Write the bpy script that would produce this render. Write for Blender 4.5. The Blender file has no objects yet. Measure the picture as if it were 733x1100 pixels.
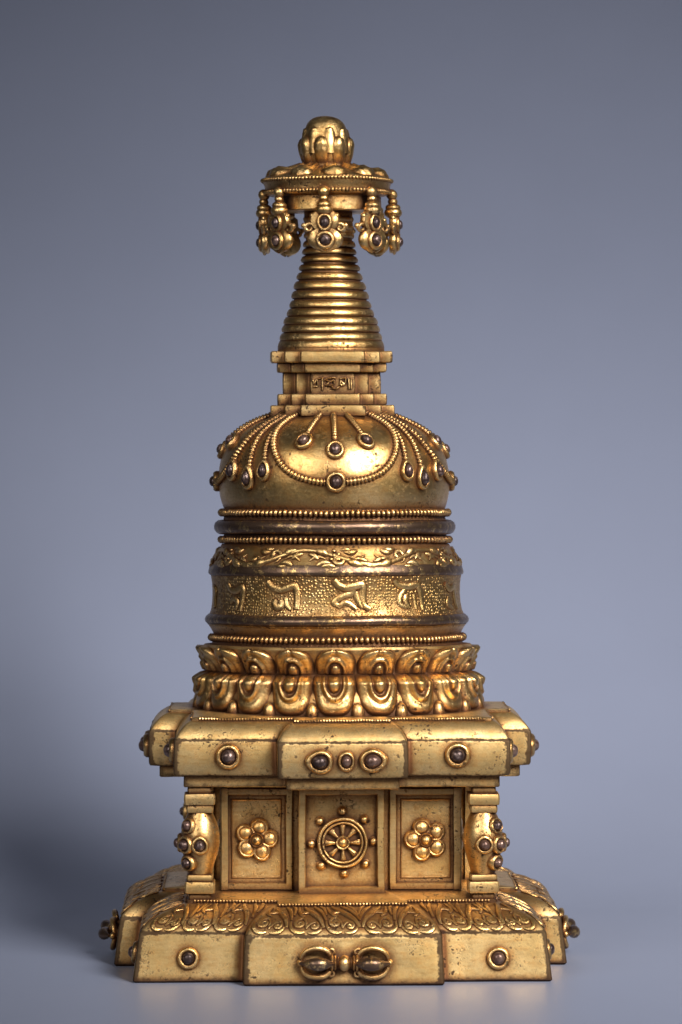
import bpy, math, random
from mathutils import Vector, Matrix, noise
random.seed(7)
S = 0.0003                       # metres per working unit (the piece is about 27 cm tall)
PI = math.pi; sin = math.sin; cos = math.cos
D = 4000.0; ZC = 596.8           # camera distance and eye height, working units
scene = bpy.context.scene
COL = scene.collection

# ------------------------------------------------------------------ helpers
LEAN = [(-50, 0), (262, 0), (330, -1.5), (372, -2.2), (475, -4.6), (575, -7), (650, -8.2), (800, -11), (842, -13), (960, -16)]
def lean(z):
    if z <= LEAN[0][0]: return LEAN[0][1]
    for (a, b), (c, d) in zip(LEAN, LEAN[1:]):
        if z <= c: return b + (d - b) * (z - a) / (c - a)
    return LEAN[-1][1]
def pw(P, z):
    if z <= P[0][0]: return P[0][1] + (z - P[0][0] if P[0][1] == P[0][0] else 0)
    for (a, b), (c, d) in zip(P, P[1:]):
        if z <= c: return b + (d - b) * (z - a) / (c - a)
    return P[-1][1] + (z - P[-1][0] if P[-1][1] == P[-1][0] else 0)
ZM = [(264, 264), (299, 303), (326.5, 330.3), (331.6, 333.6), (356, 357.6), (407.5, 409), (441, 442), (470, 470.6), (560, 560)]
TK = [(264, 0.), (300, .036), (420, .036), (475, .02), (575, .012), (640, 0.)]      # the drum leans back a little on its seat
def wob(p):
    a = noise.noise_vector(Vector((p[0] * .017, p[1] * .017, p[2] * .017)) + Vector((3.1, 7.7, 1.3)))
    b = noise.noise_vector(Vector((p[0] * .07, p[1] * .07, p[2] * .07)))
    return a * 1.0 + b * .38
def lerp(a, b, t): return a + (b - a) * t
def sst(a, b, x):
    t = max(0., min(1., (x - a) / (b - a))); return t * t * (3 - 2 * t)

class MB:
    def __init__(s): s.v = []; s.f = []; s.wear = {}; s.stain = {}
    def add(s, vs, fs):
        o = len(s.v); s.v += [tuple(v) for v in vs]; s.f += [tuple(i + o for i in f) for f in fs]
    def loft(s, rings, caps=(False, False), closed=True):
        n = len(rings[0]); vs = [p for r in rings for p in r]; fs = []
        for i in range(len(rings) - 1):
            for j in range(n if closed else n - 1):
                k = (j + 1) % n
                fs.append((i * n + j, i * n + k, (i + 1) * n + k, (i + 1) * n + j))
        if caps[0]: fs.append(tuple(reversed(range(n))))
        if caps[1]: fs.append(tuple(range((len(rings) - 1) * n, len(rings) * n)))
        s.add(vs, fs)
    def lathe(s, prof, n=128, cx=0, cy=0, caps=(False, False)):
        s.loft([[(cx + r * sin(2 * PI * j / n), cy - r * cos(2 * PI * j / n), z) for j in range(n)] for r, z in prof], caps)
    def tube(s, pts, ra, nrm=None, rb=None, sides=8, cap=True):
        pts = [Vector(p) for p in pts]; m = len(pts); rings = []; up0 = None
        for i, p in enumerate(pts):
            t = (pts[min(i + 1, m - 1)] - pts[max(i - 1, 0)]).normalized()
            if nrm is not None: n = Vector(nrm[i] if isinstance(nrm, list) else nrm)
            else: n = up0 if up0 is not None else (Vector((0, 0, 1)) if abs(t.z) < .9 else Vector((0, -1, 0)))
            b = t.cross(n)
            if b.length < 1e-6: b = t.orthogonal()
            b.normalize(); n = b.cross(t).normalized(); up0 = n
            a = ra[i] if isinstance(ra, list) else ra
            c = a if rb is None else (rb[i] if isinstance(rb, list) else rb)
            rings.append([p + b * a * cos(2 * PI * k / sides) + n * c * sin(2 * PI * k / sides) for k in range(sides)])
        s.loft(rings, (cap, cap))
    def ball(s, c, r, nu=12, nv=8, ax=None, sc=(1, 1, 1)):
        c = Vector(c); M = Matrix.Identity(3) if ax is None else Vector((0, 0, 1)).rotation_difference(Vector(ax)).to_matrix()
        rings = []
        for i in range(nv + 1):
            a = -PI / 2 + PI * i / nv; rr = max(cos(a), .03)
            rings.append([c + M @ Vector((r * sc[0] * rr * cos(2 * PI * j / nu), r * sc[1] * rr * sin(2 * PI * j / nu), r * sc[2] * sin(a))) for j in range(nu)])
        s.loft(rings, (True, True))
    def grid(s, fn, nu, nv):
        vs = [fn(i / nu, j / nv) for j in range(nv + 1) for i in range(nu + 1)]
        fs = [(j * (nu + 1) + i, j * (nu + 1) + i + 1, (j + 1) * (nu + 1) + i + 1, (j + 1) * (nu + 1) + i) for j in range(nv) for i in range(nu)]
        s.add(vs, fs)
    def build(s, name, mat, parent, sharp=32, wobble=True, rot=0):
        me = bpy.data.meshes.new(name)
        out = []
        c, d = cos(rot), sin(rot)
        for p in s.v:
            x, y, z = p
            if rot: x, y = x * c - y * d, x * d + y * c
            if wobble:
                w = wob((x, y, z)); x += w.x; y += w.y; z += w.z * .8
                if z > 264: z, y0_ = pw(ZM, z), y; z -= y0_ * pw(TK, z)
                x += lean(z)
            out.append((x * S, y * S, z * S))
        me.from_pydata(out, [], s.f); me.update()
        for nm, dd in (('wear', s.wear), ('stain', s.stain)):
            if dd:
                at = me.attributes.new(nm, 'FLOAT', 'POINT'); at.data.foreach_set('value', [dd.get(i, 0.) for i in range(len(s.v))])
        me.polygons.foreach_set('use_smooth', [True] * len(me.polygons))
        if sharp: me.set_sharp_from_angle(angle=math.radians(sharp))
        me.materials.append(mat)
        o = bpy.data.objects.new(name, me); COL.objects.link(o)
        if parent: o.parent = parent
        return o

# ------------------------------------------------------------------ materials
class NT:
    def __init__(s, name):
        s.m = bpy.data.materials.new(name); s.m.use_nodes = True; s.t = s.m.node_tree; s.t.nodes.clear()
        s.out = s.n('ShaderNodeOutputMaterial'); s.bsdf = s.n('ShaderNodeBsdfPrincipled'); s.l(s.bsdf.outputs[0], s.out.inputs[0])
    def n(s, k, **kw):
        x = s.t.nodes.new(k)
        for a, b in kw.items(): setattr(x, a, b)
        return x
    def l(s, a, b): s.t.links.new(a, b)
    def val(s, sock, v):
        if isinstance(v, bpy.types.NodeSocket): s.l(v, sock)
        else: sock.default_value = v
    def math(s, op, a, b=0., c=None, clamp=False):
        x = s.n('ShaderNodeMath', operation=op, use_clamp=clamp); s.val(x.inputs[0], a); s.val(x.inputs[1], b)
        if c is not None: s.val(x.inputs[2], c)
        return x.outputs[0]
    def ramp(s, x, a, b, c=0., d=1.):
        r = s.n('ShaderNodeMapRange', interpolation_type='SMOOTHSTEP'); s.val(r.inputs[0], x)
        for i, v in enumerate((a, b, c, d)): s.val(r.inputs[i + 1], v)
        return r.outputs[0]
    def mix(s, f, a, b):
        r = s.n('ShaderNodeMix', data_type='RGBA'); s.val(r.inputs[0], f)
        for i, v in ((6, a), (7, b)): s.val(r.inputs[i], (*v, 1) if isinstance(v, tuple) else v)
        return r.outputs[2]
    def noise(s, vec, scale, detail=4., rough=.55, dist=0.):
        x = s.n('ShaderNodeTexNoise'); s.l(vec, x.inputs['Vector']); x.inputs['Scale'].default_value = scale
        x.inputs['Detail'].default_value = detail; x.inputs['Roughness'].default_value = rough; x.inputs['Distortion'].default_value = dist
        return x.outputs[0]
    def pos(s):
        g = s.n('ShaderNodeNewGeometry'); v = s.n('ShaderNodeVectorMath', operation='SCALE'); s.l(g.outputs['Position'], v.inputs[0]); v.inputs[3].default_value = 1 / S
        return v.outputs[0]
    def ao(s, dist, inside=False, samples=6):
        a = s.n('ShaderNodeAmbientOcclusion', inside=inside, only_local=inside, samples=samples); a.inputs['Distance'].default_value = dist * S
        return a.outputs['AO']

def gold(name, wear=.0, rough=.30, crev=1., red=.0, edge=1., tone=1., stipple=False, aod=11., bump=.5, dkr=.18, dkc=(.030, .015, .011), dkm=.45, pale=0.):
    t = NT(name); p = t.pos()
    n1 = t.noise(p, .022, 3.); n2 = t.noise(p, .11, 5., .65); n3 = t.noise(p, .42, 5., .7)
    streak = t.n('ShaderNodeMapping'); t.l(p, streak.inputs[0]); streak.inputs['Scale'].default_value = (.06, .06, .35)
    n4 = t.noise(streak.outputs[0], 1., 4., .6)
    base = t.mix(t.ramp(n1, .35, .65), (.84 * tone, .585 * tone, .265 * tone), (.72 * tone, .47 * tone, .175 * tone))
    if pale: base = t.mix(pale, base, (.82, .61, .28))
    base = t.mix(t.ramp(n4, .42, .72, 0., .6 - .4 * pale), base, (.60 * tone, .34 * tone, .11 * tone))
    base = t.mix(t.math('MULTIPLY', t.ramp(n2, .45, .75), .55 + red), base, (.50, .25, .07))
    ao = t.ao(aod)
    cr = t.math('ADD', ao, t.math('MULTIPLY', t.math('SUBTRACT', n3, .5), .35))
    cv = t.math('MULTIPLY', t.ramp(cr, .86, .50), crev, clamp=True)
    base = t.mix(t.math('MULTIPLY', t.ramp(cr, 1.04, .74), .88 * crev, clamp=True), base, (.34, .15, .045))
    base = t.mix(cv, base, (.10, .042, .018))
    # worn metal: on convex arrises, in pits and scratches
    ei = t.ao(8., True)
    em = t.math('MULTIPLY', t.ramp(t.math('ADD', ei, t.math('MULTIPLY', t.math('SUBTRACT', n2, .5), 1.0)), .93, .60), edge, clamp=True)
    patch = t.ramp(t.noise(p, .03, 3.), .46, .66)
    spk = t.ramp(t.noise(p, .24, 4., .78, 1.0), .55, .60)
    wv = t.n('ShaderNodeTexNoise'); t.l(p, wv.inputs['Vector']); wv.inputs['Scale'].default_value = .12; wv.inputs['Detail'].default_value = 3.
    wa = t.n('ShaderNodeVectorMath', operation='MULTIPLY_ADD'); t.l(wv.outputs['Color'], wa.inputs[0]); wa.inputs[1].default_value = (12, 12, 8); t.l(p, wa.inputs[2])
    vp = t.n('ShaderNodeTexVoronoi', feature='F1'); t.l(wa.outputs[0], vp.inputs['Vector']); vp.inputs['Scale'].default_value = .22
    vs_ = t.n('ShaderNodeSeparateColor'); t.l(vp.outputs['Color'], vs_.inputs[0])
    pit = t.ramp(t.math('SUBTRACT', vp.outputs['Distance'], t.math('MULTIPLY', t.math('POWER', vs_.outputs[0], 2.6), .45)), .06, -.04)
    pit = t.math('MULTIPLY', pit, t.math('MULTIPLY_ADD', t.ramp(t.noise(p, .030, 2.), .47, .62), .90, .10))
    spk = t.math('MULTIPLY', spk, t.math('MULTIPLY_ADD', patch, .70, .30), clamp=True); spk = t.math('MAXIMUM', spk, pit)
    wr = t.ramp(t.math('ADD', t.math('MULTIPLY', n2, .6), t.math('MULTIPLY', n3, .4)), .60 - wear * .5, .72 - wear * .5) if wear > 0 else 0.
    wa_ = t.n('ShaderNodeAttribute', attribute_name='wear').outputs['Fac']; st = t.n('ShaderNodeAttribute', attribute_name='stain').outputs['Fac']
    nz = t.math('MULTIPLY', t.math('SUBTRACT', t.math('MULTIPLY_ADD', n3, .5, t.math('MULTIPLY', n2, .5)), .5), 2.2)
    em = t.math('MAXIMUM', em, t.math('MULTIPLY', t.ramp(t.math('ADD', wa_, nz), .48, .80), t.ramp(wa_, .05, .3)), clamp=True)
    sf = t.math('MULTIPLY', t.ramp(t.math('ADD', st, t.math('MULTIPLY', nz, .6)), .25, .95), t.ramp(st, 0., .25))
    base = t.mix(t.math('MULTIPLY', sf, .85), base, (.19, .075, .028))
    dk = t.math('MAXIMUM', t.math('MAXIMUM', em, spk), wr, clamp=True)
    dk = t.math('MULTIPLY', dk, .92)
    base = t.mix(dk, base, dkc); t.val(t.bsdf.inputs['Specular IOR Level'], t.math('MULTIPLY_ADD', dk, -.42, .5))
    t.l(base, t.bsdf.inputs['Base Color'])
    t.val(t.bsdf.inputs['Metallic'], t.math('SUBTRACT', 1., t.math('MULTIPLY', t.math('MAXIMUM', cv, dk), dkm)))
    rg = t.math('MULTIPLY_ADD', n2, .22, rough - .11)
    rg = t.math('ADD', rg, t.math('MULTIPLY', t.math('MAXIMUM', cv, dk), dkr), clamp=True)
    t.l(rg, t.bsdf.inputs['Roughness'])
    h = t.math('MULTIPLY_ADD', n2, 1.1, t.math('MULTIPLY', n3, .55))
    h = t.math('SUBTRACT', h, t.math('MULTIPLY', dk, .35))
    if stipple:
        uv = t.n('ShaderNodeUVMap', uv_map='UVMap')
        vo = t.n('ShaderNodeTexVoronoi', feature='F1'); t.l(uv.outputs[0], vo.inputs['Vector']); vo.inputs['Scale'].default_value = .31; vo.inputs['Randomness'].default_value = .55
        dots = t.ramp(vo.outputs['Distance'], .22, .50, 1., -1.)
        base = t.mix(t.ramp(vo.outputs['Distance'], .30, .60, 0., .42), base, (.16, .07, .025)); t.l(base, t.bsdf.inputs['Base Color'])
        h = t.math('ADD', h, dots)
    b = t.n('ShaderNodeBump'); b.inputs['Strength'].default_value = bump; b.inputs['Distance'].default_value = 1.0 * S
    t.l(h, b.inputs['Height']); t.l(b.outputs[0], t.bsdf.inputs['Normal'])
    return t.m

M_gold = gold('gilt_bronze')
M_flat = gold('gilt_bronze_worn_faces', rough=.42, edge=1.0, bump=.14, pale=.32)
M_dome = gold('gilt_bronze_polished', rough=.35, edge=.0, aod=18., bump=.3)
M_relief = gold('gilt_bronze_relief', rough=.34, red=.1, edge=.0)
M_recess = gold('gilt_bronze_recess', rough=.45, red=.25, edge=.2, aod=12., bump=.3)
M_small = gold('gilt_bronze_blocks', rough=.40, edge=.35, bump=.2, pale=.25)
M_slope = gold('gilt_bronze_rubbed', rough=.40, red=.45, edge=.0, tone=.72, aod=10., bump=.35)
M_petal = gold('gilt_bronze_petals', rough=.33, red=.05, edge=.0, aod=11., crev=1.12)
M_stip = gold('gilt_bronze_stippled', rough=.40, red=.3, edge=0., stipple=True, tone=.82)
M_dark = gold('worn_dark_bronze', wear=.46, rough=.30, edge=.0, dkr=.03, dkc=(.105, .066, .056), dkm=.12)
M_mid = gold('half_worn_bronze', wear=.12, rough=.34, edge=.0)

def gem_mat():
    t = NT('dark_cabochon'); p = t.pos(); n = t.noise(p, .3, 4.)
    oi = t.n('ShaderNodeObjectInfo').outputs['Random']; c1 = t.mix(oi, (.042, .026, .024), (.10, .050, .036)); c2 = t.mix(oi, (.26, .19, .17), (.15, .085, .06)); n0 = t.noise(p, .16, 4., .6, .8)
    t.l(t.mix(t.ramp(t.math('ADD', n0, t.math('MULTIPLY', t.math('SUBTRACT', oi, .5), .16)), .42, .66), c1, c2), t.bsdf.inputs['Base Color'])
    t.bsdf.inputs['Metallic'].default_value = .55
    t.val(t.bsdf.inputs['Roughness'], t.math('MULTIPLY_ADD', n, .3, .16))
    b = t.n('ShaderNodeBump'); b.inputs['Strength'].default_value = .4; b.inputs['Distance'].default_value = S; t.l(n, b.inputs['Height']); t.l(b.outputs[0], t.bsdf.inputs['Normal'])
    return t.m
M_gem = gem_mat()

def paper(name, col, rough):
    t = NT(name); p = t.pos(); n = t.noise(p, .006, 3.)
    t.l(t.mix(n, tuple(c * .96 for c in col), tuple(c * 1.04 for c in col)), t.bsdf.inputs['Base Color'])
    sp = t.n('ShaderNodeSeparateXYZ'); t.l(p, sp.inputs[0])     # smooth where things stand, matt higher up the sweep
    t.val(t.bsdf.inputs['Roughness'], t.ramp(sp.outputs[2], 2., 120., rough, .9)); t.val(t.bsdf.inputs['Specular IOR Level'], t.ramp(sp.outputs[2], 2., 120., .32, .08))
    f = t.noise(p, .5, 3.); b = t.n('ShaderNodeBump'); b.inputs['Strength'].default_value = .05; b.inputs['Distance'].default_value = S; t.l(f, b.inputs['Height']); t.l(b.outputs[0], t.bsdf.inputs['Normal'])
    return t.m

# ------------------------------------------------------------------ the thing
root = bpy.data.objects.new('stupa', None); COL.objects.link(root)
root.empty_display_size = .05
root['label'] = 'gilt bronze votive stupa with bell dome, ringed spire and jewelled parasol on a stepped pedestal'
root['category'] = 'stupa'
root.rotation_euler = (0, 0, math.radians(1.2))

# ---- redented terraces
def outline(hw, w, p, rc=3.0, m=(10, 3, 16), tags=None):
    base = [(-hw, -hw), (-w, -hw), (-w, -hw - p), (w, -hw - p), (w, -hw)]
    pts = []
    for k in range(4):
        a = k * PI / 2
        for x, y in base: pts.append(Vector((x * cos(a) - y * sin(a), x * sin(a) + y * cos(a))))
    segs = [m[0], m[1], m[2], m[1], m[0]] * 4
    out = []; n = len(pts)
    for i in range(n):
        A, B, C = pts[i - 1], pts[i], pts[(i + 1) % n]
        da, dc = (A - B), (C - B)
        r = min(rc, da.length * .45, dc.length * .45)
        a = B + da.normalized() * r; c = B + dc.normalized() * r
        for q in (0, .25, .5, .75, 1):
            out.append(a * (1 - q) ** 2 + B * 2 * q * (1 - q) + c * q * q)
            if tags is not None: tags.append(1 if i % 5 in (0, 2, 3) else -1)
        E, F = pts[(i + 1) % n], pts[(i + 2) % n]
        r2 = min(rc, dc.length * .45, (F - E).length * .45)
        e = E + (B - E).normalized() * r2
        for q in range(1, segs[i % 5]):
            out.append(c.lerp(e, q / segs[i % 5]))
            if tags is not None: tags.append(0)
    return out
def terrace(mb, prof, rc=3.0, caps=(True, True), m=(18, 4, 26), rows=None):
    base = len(mb.v); tags = []; outline(*prof[0][:3], rc, m, tags); n = len(tags)
    mb.loft([[(q.x, q.y, z) for q in outline(hw, w, p, rc, m)] for hw, w, p, z in prof], caps)
    if rows is None: return
    for i in range(len(prof)):
        for j in range(n):
            cornerw = max(0, tags[j]) * rows[i][1]
            v = max(rows[i][0], cornerw)
            if v: mb.wear[base + i * n + j] = v
            if tags[j] < 0 and rows[i][1]: mb.stain[base + i * n + j] = rows[i][1]
def quarter(a, b, n=9, e=.5):
    # convex ovolo from a (outer, low) to b (inner, high): tuples hw,w,p,z
    out = []
    for i in range(n + 1):
        t = i / n * PI / 2
        u = (1 - cos(t)); v = sin(t)
        u = lerp(u, i / n, 1 - e); v = lerp(v, i / n, 1 - e)
        out.append((lerp(a[0], b[0], u), lerp(a[1], b[1], u), lerp(a[2], b[2], u), lerp(a[3], b[3], v)))
    return out
def prof_at(q, t):
    f = t * (len(q) - 1); i = min(int(f), len(q) - 2); f -= i
    return tuple(lerp(a, b, f) for a, b in zip(q[i], q[i + 1]))

# plinth
Q1 = quarter((206.4, 98.9, 24, 50.3), (162, 68, 26, 73.6), 10, .62)
plinth_prof = [(211.5, 100.5, 23.7, 0), (213.6, 102, 23.7, 2.2), (213.2, 101.7, 23.7, 5)] + \
    [(lerp(213.2, 207.8, i / 6), lerp(101.7, 99.8, i / 6), 23.7, lerp(5, 46.5, i / 6)) for i in range(1, 7)] + [(207.4, 99.6, 23.8, 49.2)] + Q1 + \
    [(160.4, 66.6, 26, 73.9), (160.3, 66.5, 26, 76.4), (159.4, 66, 26, 77), (150, 62, 24, 78), (122, 46, 18, 82), (100, 40, 14, 83)]
def rw(prof, arris, face, tol=1.2):
    return [(max([max(0., 1 - abs(q[3] - z) / t_) * v for z, v, t_ in arris]), 1. if face[0] <= q[3] <= face[1] else (.45 if face[1] < q[3] < face[1] + 22 else 0)) for q in prof]
mb = MB(); terrace(mb, plinth_prof, rows=rw(plinth_prof, ((0, 1.2, 6), (49.6, 1., 5)), (0, 52)))
nn_ = len(mb.v) // len(plinth_prof)
for i, q in enumerate(plinth_prof):
    if 50.5 < q[3] < 73:
        for j in range(nn_): mb.stain[i * nn_ + j] = max(mb.stain.get(i * nn_ + j, 0), .5 if q[3] > 52 else .25)
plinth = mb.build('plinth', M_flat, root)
# beads along the plinth's upper edge
def edge_beads(mb, hw, w, p, z, r, step):
    for k in range(4):
        a = k * PI / 2
        def put(x, y):
            mb.ball((x * cos(a) - y * sin(a), x * sin(a) + y * cos(a), z), r, 7, 5)
        for x0, x1, y in ((-hw + 9, -w - 2, -hw), (-w + 2, w - 2, -hw - p), (w + 2, hw - 9, -hw)):
            n = int((x1 - x0) / step)
            for i in range(n + 1): put(lerp(x0, x1, i / n), y)
mb = MB(); edge_beads(mb, 160.6, 66.6, 26, 75.6, 1.75, 3.3); mb.build('bead_trim', M_relief, plinth)

# scrollwork on the ovolo
def ovo(k, x, t, lift=0., bay=None):
    """x = along the side at the arris, squeezed with the slope; t 0 low .. 1 high"""
    def P(tt):
        hw, w, p, z = prof_at(Q1, tt)
        W0, H0 = Q1[0][1], Q1[0][0]
        if bay: X = x * w / W0; Y = -hw - p
        else:
            s = 1 if x > 0 else -1
            X = s * lerp(w, hw, (abs(x) - W0) / (H0 - W0)); Y = -hw
        return Vector((X, Y, z))
    p = P(t); d = P(min(t + .05, 1)) - P(max(t - .05, 0)); n = Vector((1, 0, 0)).cross(d.normalized()).normalized()
    if n.y > 0: n = -n
    return p + n * lift, n
def spiral(cx, cy, r0, a0, turns, hand, n=26, r1=.12):
    out = []
    for i in range(n + 1):
        u = i / n; r = r0 * lerp(1, r1, u); a = a0 + hand * 2 * PI * turns * u
        out.append((cx + r * cos(a), cy + r * sin(a)))
    return out
def bez(pts, n=14):
    out = []
    pts = [Vector(p) for p in pts]
    for i in range(n + 1):
        t = i / n; q = list(pts)
        while len(q) > 1: q = [a.lerp(b, t) for a, b in zip(q, q[1:])]
        out.append((q[0].x, q[0].y))
    return out
def scrolls(k):
    mb = MB(); L = 47.0      # slope length, units
    def stroke(pts, rad, bay, rbf=.66):
        P = []; N = []
        for x, y in pts:
            p, n = ovo(k, x, max(0.02, min(.97, y / L)), .7, bay); P.append(p); N.append(n)
        R = rad if isinstance(rad, list) else [rad * 1.22 * (.45 + .55 * sin(PI * min(1, (i + .6) / len(P)))) for i in range(len(P))]
        mb.tube(P, R, N, [r * rbf for r in R], 8)
    def unit(cx, wd, bay, h):
        s = wd / 42.
        y0 = 4
        if bay is None and abs(cx) > 180: pass
        jit = random.uniform(-1, 1)
        # a large and a small volute, turned towards each other
        stroke(bez([(cx - h * 1, y0 + 7), (cx - h * 3 * s, y0 + 23), (cx - h * 15 * s, y0 + 23), (cx - h * 15.5 * s, y0 + 13)], 10)[:-1] + spiral(cx - h * 9.6 * s, y0 + 12.5 + jit, 5.4 * s, PI if h > 0 else 0, 1.3, h, 18), 2.0, bay)
        stroke(bez([(cx - h * 1, y0 + 5), (cx + h * 3 * s, y0 + 17), (cx + h * 12 * s, y0 + 16), (cx + h * 12.5 * s, y0 + 9)], 10)[:-1] + spiral(cx + h * 8.4 * s, y0 + 8.5, 3.9 * s, 0 if h > 0 else PI, 1.1, -h, 14), 1.8, bay)
        stroke(bez([(cx - h * 2 * s, y0 + 1), (cx - h * 9 * s, y0 - 3), (cx - h * 20 * s, y0 + 2), (cx - h * 21 * s, y0 + 15 + jit)], 12), 2.1, bay)
        stroke(bez([(cx + h * 2 * s, y0 + 0), (cx + h * 8 * s, y0 - 2), (cx + h * 15 * s, y0 + 0), (cx + h * 17 * s, y0 + 7)], 10), 1.8, bay)
        stroke(bez([(cx + h * 5 * s, y0 + 24), (cx + h * 1 * s, y0 + 31), (cx - h * 8 * s, y0 + 31), (cx - h * 15 * s, y0 + 27)], 10), 1.8, bay)
        stroke(bez([(cx + h * 21 * s, y0 + 24), (cx + h * 17 * s, y0 + 38), (cx + h * 11 * s, y0 + 39), (cx + h * 7 * s, y0 + 42)], 10), 1.8, bay)
        stroke(bez([(cx - h * 7 * s, y0 + 23), (cx - h * 16 * s, y0 + 25), (cx - h * 20 * s, y0 + 32), (cx - h * 24 * s, y0 + 40)], 10), 1.7, bay)
        # sweeping cloud tail
        stroke(bez([(cx + h * 20 * s, y0 + 6), (cx + h * 14 * s, y0 + 26), (cx - h * 4 * s, y0 + 28), (cx - h * 16 * s, y0 + 40)], 14), 2.7, bay)
        stroke(bez([(cx + h * 22 * s, y0 + 16), (cx + h * 14 * s, y0 + 34), (cx + h * 6 * s, y0 + 34), (cx - h * 2 * s, y0 + 41)], 12), 2.1, bay)
    for i in range(5): unit(-78 + 39 * i, 38, True, -1 if i > 2 else 1)
    for q in (-1, 1):
        for i in range(3): unit(q * (119 + 33 * i), 33, None, -q)
    return mb
for k in (0, 1, 3): scrolls(k).build('scroll_relief', M_relief, plinth, rot=k * PI / 2)

# ---- jewels
def jewel(parent, c, n, up, rx, ry, tear=0., h=None, rot=0, gem=True, seg=22, gh=1.):
    c = Vector(c); n = Vector(n).normalized(); up = Vector(up); up = (up - n * up.dot(n)).normalized(); rt = up.cross(n)
    h = h or .75 * min(rx, ry)
    def ring(f, z):
        out = []
        for i in range(seg):
            a = 2 * PI * i / seg; x = rx * f * cos(a); y = ry * f * sin(a)
            if tear and sin(a) > 0: y *= 1 + tear * sin(a) ** 3; x *= 1 - .28 * min(1, tear) * sin(a) ** 2
            out.append(c + rt * x + up * y + n * z)
        return out
    a = MB()
    a.loft([ring(f, z) for f, z in ((1.0, -3), (1.03, h * .15), (1.0, h * .32), (.90, h * .50), (.80, h * .56), (.66, h * .52), (.58, h * .36), (.56, h * .12), (.3, h * .05))], (True, True))
    o = a.build('jewel_setting', M_relief, parent, rot=rot, sharp=50)
    if gem:
        g = MB(); g.loft([ring(f, z * gh) for f, z in ((.58, h * .2), (.56, h * .5), (.49, h * .72), (.38, h * .90), (.21, h * 1.0), (.05, h * 1.03))], (False, True))
        g.build('gem', M_gem, parent, rot=rot, sharp=0)
    return o
UPZ = (0, 0, 1)
SIDES = (0, 1, 3)
for k in SIDES:
    a = k * PI / 2
    tilt = (0, -1, .12)
    jewel(plinth, (-157.5, -211.0, 24.5), tilt, UPZ, 11.3, 11.3, h=9, rot=a)
    jewel(plinth, (158.5, -211.0, 23.5), tilt, UPZ, 11.6, 11.6, h=9, rot=a)

# ---- vajra on each bay of the plinth
def vajra(rot):
    d = MB(); g = MB(); y0 = -235.2; cz = 24.0; cx = 1.0 if rot == 0 else 0
    def P(x, z, o=0.): return Vector((cx + x * .9, y0 - 1 - o * 1.8, cz + z * .93))
    g.ball(P(0, 0, 3), 8.2, 16, 10, ax=(1, 0, 0), sc=(1.0, 1.0, .85))
    for q in (-1, 1):
        for x, r in ((7.5, 6.2), (11, 8.2), (14.5, 9.4)):
            g.ball(P(q * x, 0, 1.5), r, 14, 8, ax=(1, 0, 0), sc=(1, 1, .33))
        for zz in (-1, 1):
            pts = []; rad = []
            for i in range(21):
                u = i / 20; a = u * PI
                pts.append(P(q * (31 - 15.5 * cos(a) + (2 * u)), zz * (3 + 13.8 * sin(a) ** .75 - 2.0 * u), 1.5 + 1.5 * sin(a))); rad.append(2.9 + .7 * sin(a) - .6 * u)
            g.tube(pts, rad, (0, -1, 0), None, 9)
            # curl at the root of the prong
            g.tube([P(q * (15 + 3.2 * cos(t)), zz * (12 + 3.0 * sin(t)), 1.5) for t in [j * .5 for j in range(11)]], 1.7, (0, -1, 0), None, 7)
        pts = []; rad = []
        for i in range(19):
            u = i / 18; pts.append(P(q * (13 + 37 * u), 0, 4.5 + 3.5 * sin(PI * u))); rad.append(max(.8, (2.6 + 5.6 * sin(PI * min(1, u * 1.02)) ** 1.2) * (1 - .35 * u)))
        d.tube(pts, rad, (0, -1, 0), None, 12)
        g.ball(P(q * 50, 0, 2.5), 3.6, 10, 8)
    o = g.build('vajra', M_relief, plinth, rot=rot, sharp=60)
    d.build('vajra_prong', M_dark, plinth, rot=rot, sharp=60)
for k in SIDES: vajra(k * PI / 2)

# ---- pedestal body with framed panels
mb = MB()
terrace(mb, [(120.5, 39, 16.5, 80), (120.5, 39, 16.5, 120), (120.5, 39, 16.5, 160), (120.5, 39, 16.5, 196)], rc=1.5)
body = mb.build('pedestal_body', M_recess, root)
def frame(mb, x0, x1, z0, z1, y, t, dp, tb=None):
    tb = tb or t
    def ring(i, yy, j=0): return [(x, yy, z) for x, z in rect(x0 + i, x1 - i, z0 + i * tb / t, z1 - i)]
    def rect(a, b, c, d, m=8):
        out = []
        for (p, q), (r, s) in (((a, c), (b, c)), ((b, c), (b, d)), ((b, d), (a, d)), ((a, d), (a, c))):
            for i in range(m): out.append((lerp(p, r, i / m), lerp(q, s, i / m)))
        return out
    mb.loft([ring(0, y + dp), ring(0, y - dp + .8), ring(.8, y - dp), ring(t - .8, y - dp), ring(t, y - dp + 1), ring(t + .9, y + .6)])
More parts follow.
